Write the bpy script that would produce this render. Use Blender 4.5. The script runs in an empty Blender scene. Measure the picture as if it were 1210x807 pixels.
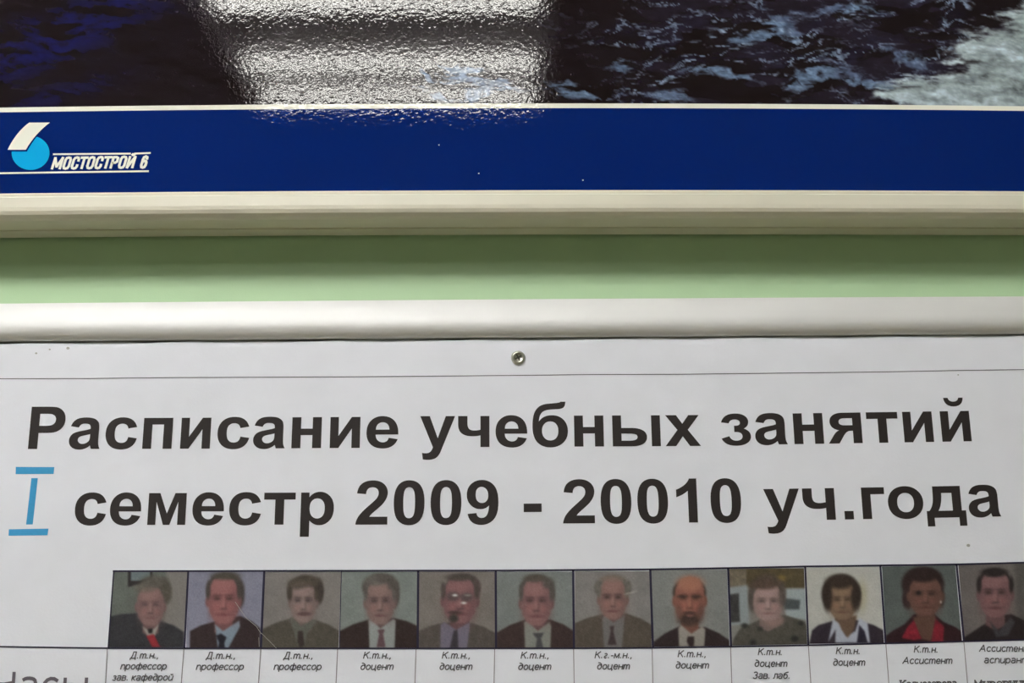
import bpy, math, random
import numpy as np
from mathutils import Matrix, Vector
from mathutils.geometry import tessellate_polygon

# ------------------------------------------------------------------ camera
F = 1176.0
YAW, PIT, ROL, KD = 0.00991503, 0.22280582, -0.00737514, 0.04580939
CAM = Vector((0.0, -0.572, 1.50))
def rot(v):
    x, y, z = v
    c, s = math.cos(PIT), math.sin(PIT); y, z = y*c - z*s, y*s + z*c
    c, s = math.cos(YAW), math.sin(YAW); x, y = x*c + y*s, -x*s + y*c
    return Vector((x, y, z))
cr, sr = math.cos(ROL), math.sin(ROL)
R_, U_, F_ = rot((cr, 0, sr)), rot((-sr, 0, cr)), rot((0, 1, 0))
sc = bpy.context.scene
cd = bpy.data.cameras.new('camera'); cd.sensor_width = 36; cd.lens = 36*F/1210; cd.clip_start = 0.01
cam = bpy.data.objects.new('camera', cd)
M = Matrix.Identity(4)
for i in range(3): M[i][0], M[i][1], M[i][2], M[i][3] = R_[i], U_[i], -F_[i], CAM[i]
cam.matrix_world = M
sc.collection.objects.link(cam); sc.camera = cam
sc.view_settings.view_transform = 'Standard'; sc.view_settings.look = 'None'
sc.view_settings.exposure = 1.62; sc.view_settings.gamma = 1.0
# ------------------------------------------------------------------ world
w = bpy.data.worlds.new('world'); sc.world = w; w.use_nodes = True
w.node_tree.nodes['Background'].inputs[0].default_value = (0.9, 0.95, 1, 1)
w.node_tree.nodes['Background'].inputs[1].default_value = 0.3
MAIN_LAMP = 26.0       # radiance of the tubes of the lamp nearest the wall
FAR_LAMP = 7.5         # older lamp further back, the one mirrored in the poster
CEIL = 2.90
# ------------------------------------------------------------------ mapping between the flat layout and the slightly bowed boards
Y_SHEET, Y_POSTER = -0.0115, -0.0305
def ray(px, py, y0, k):
    u, v = px - 605.0, 403.5 - py
    q = 1 + k*(u*u + v*v)*1e-6
    u *= q; v *= q
    u, v = u*cr - v*sr, u*sr + v*cr
    d = rot((u/F, 1, v/F)); t = (y0 - CAM.y)/d.y
    return CAM.x + d.x*t, CAM.z + d.z*t
def flat(px, py, y0=Y_SHEET): return ray(px, py, y0, KD)
def warp_np(X, Z):
    dy = Y_SHEET - CAM.y
    D = np.stack([X - CAM.x, np.full_like(X, dy), Z - CAM.z], -1)
    d = D @ np.array([list(R_), list(F_), list(U_)]).T
    a, b = d[..., 0]/d[..., 1]*F, d[..., 2]/d[..., 1]*F
    r = np.hypot(a, b)*1e-3; rc = np.minimum(r, 0.85)
    q = rc.copy()
    for _ in range(12): q = rc/(1 + KD*q*q)
    s = np.where(rc > 1e-9, q/np.maximum(rc, 1e-9), 1.0)
    dirs = a[..., None]*s[..., None]*np.array(list(R_)) + F*np.array(list(F_)) + b[..., None]*s[..., None]*np.array(list(U_))
    t = dy/dirs[..., 1]
    return CAM.x + dirs[..., 0]*t, CAM.z + dirs[..., 2]*t
# ------------------------------------------------------------------ helpers
COL = sc.collection
ORG = {}; TILT = {}
def mk(name, verts, faces, mat, parent=None, smooth=False, warp=True, cols=None, kind=None, crease=None):
    V = np.array(verts, float).reshape(-1, 3).copy()
    if parent and parent.name in TILT: V[:, 2] += TILT[parent.name]*(V[:, 0] - flat(605, 403)[0])   # a board hung slightly out of level
    if warp: V[:, 0], V[:, 2] = warp_np(V[:, 0], V[:, 2])
    if parent: V -= np.array(ORG[parent.name])
    me = bpy.data.meshes.new(name); me.from_pydata(V.tolist(), [], [tuple(f) for f in faces])
    if mat: me.materials.append(mat)
    if cols is not None:
        at = me.color_attributes.new('tint', 'FLOAT_COLOR', 'POINT')
        at.data.foreach_set('color', np.c_[cols, np.ones(len(cols))].astype(np.float32).ravel())
    if smooth: me.polygons.foreach_set('use_smooth', [True]*len(me.polygons))
    me.update()
    o = bpy.data.objects.new(name, me); COL.objects.link(o)
    if parent: o.parent = parent; ORG[o.name] = ORG[parent.name]
    else: ORG[o.name] = (0, 0, 0)
    if kind: o['kind'] = kind
    return o
def thing(name, label, cat, loc, group=None):
    o = bpy.data.objects.new(name, None); COL.objects.link(o); o.location = loc
    o.empty_display_size = .05
    o['label'] = label; o['category'] = cat
    if group: o['group'] = group
    ORG[o.name] = tuple(loc); return o
def tag(o, label, cat=None):
    o['label'] = label
    if cat: o['category'] = cat
    return o
def lin(c): 
    c = np.asarray(c, float)/255.0
    return np.where(c <= .04045, c/12.92, ((c + .055)/1.055)**2.4)
KS = 0.80/float(lin(208))
def alb(c, k=KS): return np.clip(lin(c)*k, 0, .92)
def pbr(name, rgb, rough=.6, metal=0, spec=.5, attr=False, bump=None, coat=0, coat_rough=.05, var=None, bumpd=.0002):
    m = bpy.data.materials.new(name); m.use_nodes = True; nt = m.node_tree; b = nt.nodes['Principled BSDF']
    b.inputs['Base Color'].default_value = (*rgb, 1); b.inputs['Roughness'].default_value = rough
    b.inputs['Metallic'].default_value = metal; b.inputs['Specular IOR Level'].default_value = spec
    b.inputs['Coat Weight'].default_value = coat; b.inputs['Coat Roughness'].default_value = coat_rough
    src = None
    if attr:
        a = nt.nodes.new('ShaderNodeAttribute'); a.attribute_name = 'tint'; src = a.outputs['Color']
        nt.links.new(src, b.inputs['Base Color'])
    tc = nt.nodes.new('ShaderNodeTexCoord')
    if var:       # (scale, amount): soft mottling of the colour
        n = nt.nodes.new('ShaderNodeTexNoise'); n.inputs['Scale'].default_value = var[0]; n.inputs['Detail'].default_value = 5
        nt.links.new(tc.outputs['Object'], n.inputs['Vector'])
        mr = nt.nodes.new('ShaderNodeMapRange'); mr.inputs[3].default_value = 1 - var[1]; mr.inputs[4].default_value = 1 + var[1]*.5
        nt.links.new(n.outputs['Fac'], mr.inputs[0])
        mx = nt.nodes.new('ShaderNodeMix'); mx.data_type = 'RGBA'; mx.blend_type = 'MULTIPLY'; mx.inputs[0].default_value = 1
        if src: nt.links.new(src, mx.inputs[6])
        else: mx.inputs[6].default_value = (*rgb, 1)
        nt.links.new(mr.outputs[0], mx.inputs[7]); nt.links.new(mx.outputs[2], b.inputs['Base Color'])
    if bump:      # list of (scale, strength)
        prev = None
        for scl, st in bump:
            n = nt.nodes.new('ShaderNodeTexNoise'); n.inputs['Scale'].default_value = scl; n.inputs['Detail'].default_value = 2
            nt.links.new(tc.outputs['Object'], n.inputs['Vector'])
            bp = nt.nodes.new('ShaderNodeBump'); bp.inputs['Strength'].default_value = st; bp.inputs['Distance'].default_value = bumpd
            nt.links.new(n.outputs['Fac'], bp.inputs['Height'])
            if prev: nt.links.new(prev, bp.inputs['Normal'])
            prev = bp.outputs['Normal']
        nt.links.new(prev, b.inputs['Normal'])
        if coat: nt.links.new(prev, b.inputs['Coat Normal'])
    return m
def emis(name, rgb, s):
    m = bpy.data.materials.new(name); m.use_nodes = True; b = m.node_tree.nodes['Principled BSDF']
    b.inputs['Base Color'].default_value = (*rgb, 1)
    b.inputs['Emission Color'].default_value = (*rgb, 1); b.inputs['Emission Strength'].default_value = s
    return m
def box(x0, x1, y0, y1, z0, z1):
    v = [(x, y, z) for x in (x0, x1) for y in (y0, y1) for z in (z0, z1)]
    f = [(0, 1, 3, 2), (4, 6, 7, 5), (0, 4, 5, 1), (2, 3, 7, 6), (0, 2, 6, 4), (1, 5, 7, 3)]
    return v, f
def extrude(profile, xs, closed=True):
    n = len(profile); v = []; f = []
    for x in xs: v += [(x, y, z) for y, z in profile]
    for i in range(len(xs) - 1):
        for j in range(n if closed else n - 1):
            k = (j + 1) % n
            f.append((i*n + j, i*n + k, (i + 1)*n + k, (i + 1)*n + j))
    if closed: f += [tuple(range(n))[::-1], tuple((len(xs) - 1)*n + j for j in range(n))]
    return v, f
def extrude_z(profile, zs):      # profile of (x, y)
    n = len(profile); v = []; f = []
    for z in zs: v += [(x, y, z) for x, y in profile]
    for i in range(len(zs) - 1):
        for j in range(n):
            k = (j + 1) % n
            f.append((i*n + j, i*n + k, (i + 1)*n + k, (i + 1)*n + j))
    f += [tuple(range(n))[::-1], tuple((len(zs) - 1)*n + j for j in range(n))]
    return v, f
def grid(X, Z, Yf):
    nx, nz = len(X), len(Z); v = [(x, Yf(x, z), z) for z in Z for x in X]
    f = [(j*nx + i, j*nx + i + 1, (j + 1)*nx + i + 1, (j + 1)*nx + i) for j in range(nz - 1) for i in range(nx - 1)]
    return v, f
def strip(pts, wpx, y, ref=Y_SHEET):        # thin printed line through pixel points, in flat layout
    P = [Vector(flat(px, py, ref)) for px, py in pts]
    Q = []
    for i in range(len(P) - 1):
        n = max(1, int((P[i+1] - P[i]).length/0.012))
        Q += [P[i].lerp(P[i+1], t/n) for t in range(n)]
    Q.append(P[-1]); h = wpx*.000477/2; v = []; f = []
    for i, p in enumerate(Q):
        d = (Q[min(i+1, len(Q)-1)] - Q[max(i-1, 0)]).normalized(); nn = Vector((-d.y, d.x))*h
        v += [(p.x + nn.x, y, p.y + nn.y), (p.x - nn.x, y, p.y - nn.y)]
        if i: f.append((2*i-2, 2*i-1, 2*i+1, 2*i))
    return v, f
def join(parts):
    V, Fc = [], []
    for v, f in parts:
        b = len(V); V += v; Fc += [tuple(i + b for i in q) for q in f]
    return V, Fc
def linspace(a, b, step): 
    n = max(1, int(round(abs(b - a)/step))); return [a + (b - a)*i/n for i in range(n + 1)]

# ------------------------------------------------------------------ materials
m_wall = pbr('green_wall_paint', (.45, .63, .385), .38, bump=[(900, .25), (120, .2)], spec=.35, var=(30, .06))
m_room = pbr('pale_room_paint', (.62, .66, .60), .8)
m_ceiling = pbr('ceiling_white', (.40, .40, .40), .9)
m_floor = pbr('brown_linoleum', (.34, .25, .13), .5, var=(6, .3))
m_railu = pbr('warm_tinted_profile', (.75, .715, .585), .35, var=(25, .05))  # white profile; warm tone of the dim light put into its colour
m_raill = pbr('white_aluminium_profile', (.73, .725, .71), .58, metal=.24, spec=.5, var=(30, .03))
m_back = pbr('dark_hardboard', (.045, .045, .06), .8)
LAM = [(440, 1.0)]
def lam(name, rgb, attr=False):
    return pbr(name, rgb, .5, attr=attr, bump=LAM, coat=1.0, coat_rough=.015, spec=.0, bumpd=.000034)
m_sea = lam('laminated_sea_print', (1, 1, 1), True)
m_blue = lam('laminated_blue_print', tuple(alb((3, 30, 96))))
m_white = lam('laminated_white_print', tuple(alb((222, 220, 208))))
m_cyan = lam('laminated_cyan_print', tuple(alb((15, 158, 210))))
PB = [(60, .25), (14, .5), (700, .06)]
def paper(name, rgb, attr=False, rough=.62, var=None):
    return pbr(name, rgb, rough, attr=attr, bump=PB, spec=.3, var=var, bumpd=.0012)
m_paper = paper('white_paper', (.785, .80, .86), var=(55, .05))
m_ink = paper('black_ink', tuple(alb((40, 34, 33))), var=(900, .18))
m_inkc = paper('grey_ink', tuple(alb((78, 76, 80))))
m_inkl = paper('light_grey_ink', tuple(alb((128, 124, 128))))
m_inkb = paper('navy_ink', tuple(alb((34, 30, 52))))
m_inkh = paper('soft_grey_ink', tuple(alb((70, 66, 76))))
m_iblue = paper('blue_ink', tuple(alb((58, 142, 188))), var=(500, .1))
m_photo = paper('photo_ink', (1, 1, 1), True, rough=.5)
m_steel = pbr('zinc_steel', (.50, .50, .43), .28, metal=1, bump=[(1500, .5)])
m_steeld = pbr('recess_shade_steel', (.10, .10, .08), .4, metal=1)  # darker copy of the zinc, shade of the cross recess put into the colour
m_tube_main = emis('tube_glow_main', (1, 1, .985), MAIN_LAMP)
m_tube_far = emis('tube_glow_far', (1, .99, .93), FAR_LAMP)
m_house = pbr('lamp_housing_grey', (.42, .40, .41), .5)

# ------------------------------------------------------------------ the room
def struct(name, x0, x1, y0, y1, z0, z1, mat):
    v, f = box(x0, x1, y0, y1, z0, z1)
    return mk(name, v, f, mat, warp=False, kind='structure')
struct('wall_front', -2.6, 2.6, 0, .12, 0, CEIL, m_wall)
struct('wall_left', -2.72, -2.6, -5, .12, 0, CEIL, m_room)
struct('wall_right', 2.6, 2.72, -5, .12, 0, CEIL, m_room)
struct('wall_back', -2.72, 2.72, -5.12, -5, 0, CEIL, m_room)
struct('floor', -2.72, 2.72, -5.12, .12, -.1, 0, m_floor)
struct('ceiling', -2.72, 2.72, -5.12, .12, CEIL, CEIL + .1, m_ceiling)

# ------------------------------------------------------------------ ceiling lamps
def lamp(x0, x1, ys, label, mat):
    yc = sum(ys)/len(ys)
    t = thing('ceiling_lamp', label, 'lamp', ((x0 + x1)/2, yc, CEIL))
    ya, yb = min(ys) - .07, max(ys) + .07
    V, Fc = join([box(x0 - .04, x1 + .04, ya, yb, CEIL - .03, CEIL),
                  box(x0 - .05, x1 + .05, ya - .012, ya, CEIL - .055, CEIL), box(x0 - .05, x1 + .05, yb, yb + .012, CEIL - .055, CEIL)])
    mk('housing', V, Fc, m_house, t, warp=False)
    for xe in (x0 - .05, x1 + .03):
        v, f = box(xe, xe + .02, ya, yb, CEIL - .07, CEIL - .03); mk('end_plate', v, f, m_house, t, warp=False)
    for y in ys:
        n = 16; v = []; f = []
        for x in (x0, x1): v += [(x, y + .013*math.cos(6.2832*i/n), CEIL - .055 + .013*math.sin(6.2832*i/n)) for i in range(n)]
        f = [(i, (i+1) % n, n + (i+1) % n, n + i) for i in range(n)] + [tuple(range(n))[::-1], tuple(range(n, 2*n))]
        mk('tube', v, f, mat, t, warp=False)
lamp(-1.32, -.12, [-1.22, -1.36, -1.50], 'long white ceiling lamp with tubes, nearer the green wall', m_tube_main)
lamp(-.70, .095, [-1.68, -1.98, -2.17], 'dimmer white ceiling lamp mirrored in the sea poster', m_tube_far)

# ------------------------------------------------------------------ framed sea poster (upper board)
XL, XR = -.46, .50
zb = lambda py, y: flat(605, py, y)[1]
z_edge = zb(225.0, Y_POSTER - .002)              # upper edge of the bottom rail's lip
z_under = zb(279.0, 0.0)
XS = linspace(XL, XR, .012)
poster = thing('framed_poster', 'framed glossy sea poster with dark blue strip, above the white timetable', 'poster', (0, 0, z_under))
PT = z_edge + .42
TILT[poster.name] = -.0016
yf = -.0355
prof = [(-.002, z_under + .0002), (-.0140, z_under), (-.0142, z_under + .0015), (-.0164, z_under + .0015), (-.0166, z_under - .0001),
        (yf + .0052, z_under + .0003), (yf + .0030, z_under + .0012), (yf + .0012, z_under + .0028), (yf + .0002, z_under + .0048), (yf, z_under + .007),
        (yf + .0002, z_edge - .0036), (yf + .0012, z_edge - .0028), (yf + .0012, z_edge - .0012), (yf + .0018, z_edge - .0004), (yf + .0035, z_edge), (-.004, z_edge), (-.002, z_edge - .002)]
v, f = extrude(prof, XS)
o = mk('bottom_rail', v, f, m_railu, poster)
# the other three rails, outside the picture
tp = [(-.002, PT + .022), (yf + .003, PT + .022), (yf, PT + .018), (yf, PT + .003), (yf + .0035, PT), (-.002, PT)]
v, f = extrude(tp, XS); mk('top_rail', v, f, m_railu, poster)
for x0, x1 in ((XL - .02, XL), (XR, XR + .02)):
    pr = [(x0, -.002), (x0, yf + .003), (x0 + .003, yf), (x1 - .003, yf), (x1, yf + .003), (x1, -.002)]
    v, f = extrude_z(pr, linspace(z_under, PT + .022, .03)); mk('side_rail', v, f, m_railu, poster)
v, f = grid(XS, linspace(z_edge - .002, PT + .002, .02), lambda x, z: Y_POSTER + .002)
n0 = len(v); v += [(x, -.004, z) for x, y, z in v]; f += [tuple(i + n0 for i in q[::-1]) for q in f]
mk('backing_board', v, f, m_back, poster)

# printed sheet of the poster: sea picture, white line, blue strip
rng = np.random.default_rng(7)
def vnoise(x, y, seed):
    r = np.random.default_rng(seed); T = r.random((256, 256))
    xi, yi = np.floor(x).astype(int), np.floor(y).astype(int); fx, fy = x - xi, y - yi
    fx = fx*fx*(3 - 2*fx); fy = fy*fy*(3 - 2*fy); g = lambda a, b: T[a % 256, b % 256]
    return (g(xi, yi)*(1-fx) + g(xi+1, yi)*fx)*(1-fy) + (g(xi, yi+1)*(1-fx) + g(xi+1, yi+1)*fx)*fy
def fbm(x, y, seed, o=5):
    s = 0; a = .5; t = 0
    for i in range(o): s = s + a*vnoise(x, y, seed + i); t += a; x = x*2.03 + 17; y = y*2.03 + 9; a *= .55
    return s/t
def ss(a, b, x): t = np.clip((x - a)/(b - a), 0, 1); return t*t*(3 - 2*t)
def blob(X, Y, cx, cy, rx, ry, ang=0):
    c, s = math.cos(ang), math.sin(ang); dx, dy = X - cx, Y - cy
    return np.exp(-(((dx*c + dy*s)/rx)**2 + ((-dx*s + dy*c)/ry)**2))
def sea(X, Y):
    wx = fbm(X/70, Y/40, 100)*60 - 30; wy = fbm(X/60, Y/40, 200)*40 - 20
    n1 = fbm((X + wx)/46, (Y + wy + X*.10)/15, 11, 6)
    n2 = fbm((X - wx*.6)/25, (Y + wy*.5 - X*.10)/6.0, 31, 5)
    n3 = fbm(X/6, Y/3.4, 51, 3)
    ridge = 1 - np.abs(2*fbm((X + wx*1.4)/64, (Y + wy*1.2 + X*.04)/15, 71, 5) - 1)*2.2
    base = np.array([29, 21, 25.]); blue = np.array([26, 27, 88.]); sky = np.array([128, 156, 192.]); foam = np.array([182, 198, 198.])
    C = np.ones(X.shape + (3,))*base
    C += (n2[..., None] - .5)*np.array([14, 16, 26])
    lb = np.clip(blob(X, Y, 30, 60, 120, 26, -.35) + blob(X, Y, 90, 15, 110, 26, -.3)*.9 + blob(X, Y, 70, 108, 80, 14, -.3)*.7, 0, 1)
    t = ss(.40, .62, n2*.5 + n1*.5)*lb; C = C*(1 - t[..., None]*.8) + blue*t[..., None]*.8
    t = ss(.5, .8, n1)*.35*ss(500, 720, X); C = C*(1 - t[..., None]) + np.array([38, 36, 66.])*t[..., None]
    # light-blue patches of broken water
    pb = sum(blob(X, Y, *a) for a in [(545, 98, 62, 24, .05), (545, 100, 50, 20, .05), (690, 108, 55, 13, .1), (745, 78, 30, 12, 0), (800, 112, 40, 12, 0), (850, 85, 55, 9, .1),
          (960, 88, 55, 22, -.2), (925, 25, 30, 16, .5), (905, 45, 60, 9, 0), (1010, 12, 60, 14, 0), (1075, 66, 40, 12, .5), (1000, -70, 200, 40, .2), (1040, 100, 50, 10, .2)])
    pb = np.clip(pb, 0, 1.05)
    t = ss(.57, .80, ridge*.50 + n2*.48 + pb*.42 - .24)*np.clip(pb*1.3, 0, 1)
    C = C*(1 - t[..., None]*.85) + (sky*(.55 + .55*n3[..., None]))*t[..., None]*.85
    rf = 1 - np.abs(2*fbm((X + wx*1.2)/34, (Y + wy + X*.05)/9, 91, 4) - 1)*2.6
    t = ss(.72, .93, rf)*ss(.42, .62, n1*.5 + n2*.5)*ss(600, 780, X)*.8
    C = C*(1 - t[..., None]) + (np.array([150, 172, 200.])*(.45 + .8*n3[..., None]))*t[..., None]
    t = ss(.46, .60, fbm(X/60 + 3, Y/16, 131, 4))*ss(640, 860, X)*.28
    C = C*(1 - t[..., None]) + np.array([58, 56, 84.])*t[..., None]
    # the white rush at the right
    edge = (X - 1210) + (125 - Y)*-.2
    big = blob(X, Y, 1215, 88, 95, 62, 0)*1.25 + blob(X, Y, 1110, 108, 105, 17, .03)*1.15 + blob(X, Y, 1222, 45, 62, 30, -.5)*.75 + blob(X, Y, 1340, 0, 120, 130)
    big = np.clip(big, 0, 1.2)
    t = ss(.42, .74, big*.75 + (n1 - .5)*.75 + (n2 - .5)*.6 + .02)
    fc = foam*(.22 + 1.25*(.45*n2 + .4*n1 + .15*n3))[..., None] + np.array([0, 0, 10.])*(n1[..., None])
    C = C*(1 - t[..., None]) + fc*t[..., None]
    C *= (1 + (n3[..., None] - .5)*.22)
    return np.clip(C, 6, 255)
pxs = np.r_[np.arange(-380, -30, 8), np.arange(-30, 1240, 1.6), np.arange(1240, 1630, 8)]
ST_T = [127.6, 123.6, 121.3, 121.6, 125.9]; ST_B = [133.4, 128.8, 126.7, 127, 131.4]; STX = [0, 400, 700, 850, 1210]
zs_t = zb(122.3, Y_POSTER); zs_b = zb(127.9, Y_POSTER)
zt = lambda x: flat(605, 122.3, Y_POSTER)[1]
pys = np.r_[np.arange(-760, -60, 3.5), np.arange(-60, 123, 1.5)]
zrow = np.array([zb(p, Y_POSTER) for p in pys]); zrow[-1] = zs_t
xcol = np.array([flat(p, 120, Y_POSTER)[0] for p in pxs]); xcol = np.clip(xcol, XL + .002, XR - .002)
keep = zrow < PT - .001; zrow, pys = zrow[keep], pys[keep]
PX, PY = np.meshgrid(pxs, pys)
cols = alb(sea(PX, PY), KS*.85).reshape(-1, 3)
nx, nz = len(xcol), len(zrow)
v = [(x, Y_POSTER, z) for z in zrow for x in xcol]
f = [(j*nx + i, (j+1)*nx + i, (j+1)*nx + i + 1, j*nx + i + 1) for j in range(nz-1) for i in range(nx-1)]
sea_o = mk('sea_picture', v, f, m_sea, poster, cols=cols)
def band(name, z0, z1, mat, par, dy=0):
    v = []; f = []
    for i, x in enumerate(XS):
        v += [(x, Y_POSTER - dy, z0), (x, Y_POSTER - dy, z1)]
        if i: f.append((2*i-2, 2*i, 2*i+1, 2*i-1))
    return mk(name, v, f, mat, par)
tag(band('printed_line', zs_b, zs_t, m_white, poster), 'white line between sea picture and blue strip')
blue_o = tag(band('printed_strip', z_edge - .001, zs_b, m_blue, poster), 'plain dark blue strip carrying the emblem')

# emblem: circle, leaf and lettering, points read from the photograph
def flat_poly(pts, y, ref, tri=True, dens=None):
    P = [flat(px, py, ref) for px, py in pts]
    V = [(x, y, z) for x, z in P]
    T = tessellate_polygon([[Vector((x, z, 0)) for x, z in P]])
    return V, [tuple(t) for t in T]
LG = lambda X, Y: (X/6.05, 130 + Y/6.05)
def bez(p0, p1, p2, n=8):
    return [((1-t)**2*p0[0] + 2*t*(1-t)*p1[0] + t*t*p2[0], (1-t)**2*p0[1] + 2*t*(1-t)*p1[1] + t*t*p2[1]) for t in [i/n for i in range(n + 1)]]
yl = Y_POSTER - .00012
circ = [(223 + 135*math.cos(a), 309 + 122*math.sin(a)) for a in [6.28318*i/48 for i in range(48)]]
emb = mk('emblem_disc', *flat_poly([LG(*p) for p in circ], yl, Y_POSTER), m_cyan, blue_o)
gap = bez((48, 300), (108, 168), (205, 88)) + bez((375, 88), (268, 170), (198, 300))
mk('emblem_gap', *flat_poly([LG(*p) for p in gap], yl - .00006, Y_POSTER), m_blue, blue_o)
leaf = bez((60, 288), (118, 165), (214, 94)) + bez((362, 93), (258, 170), (190, 288))
mk('emblem_leaf', *flat_poly([LG(*p) for p in leaf], yl - .00012, Y_POSTER), m_white, blue_o)
V, Fc = join([strip([LG(383, 319), LG(938, 314)], 2.3, yl, Y_POSTER), strip([LG(962, 314), LG(1080, 309)], 2.3, yl, Y_POSTER),
              strip([LG(-1500, 478), LG(0, 455), LG(1066, 439)], 2.3, yl, Y_POSTER)])
mk('printed_rule', V, Fc, m_white, blue_o)

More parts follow.
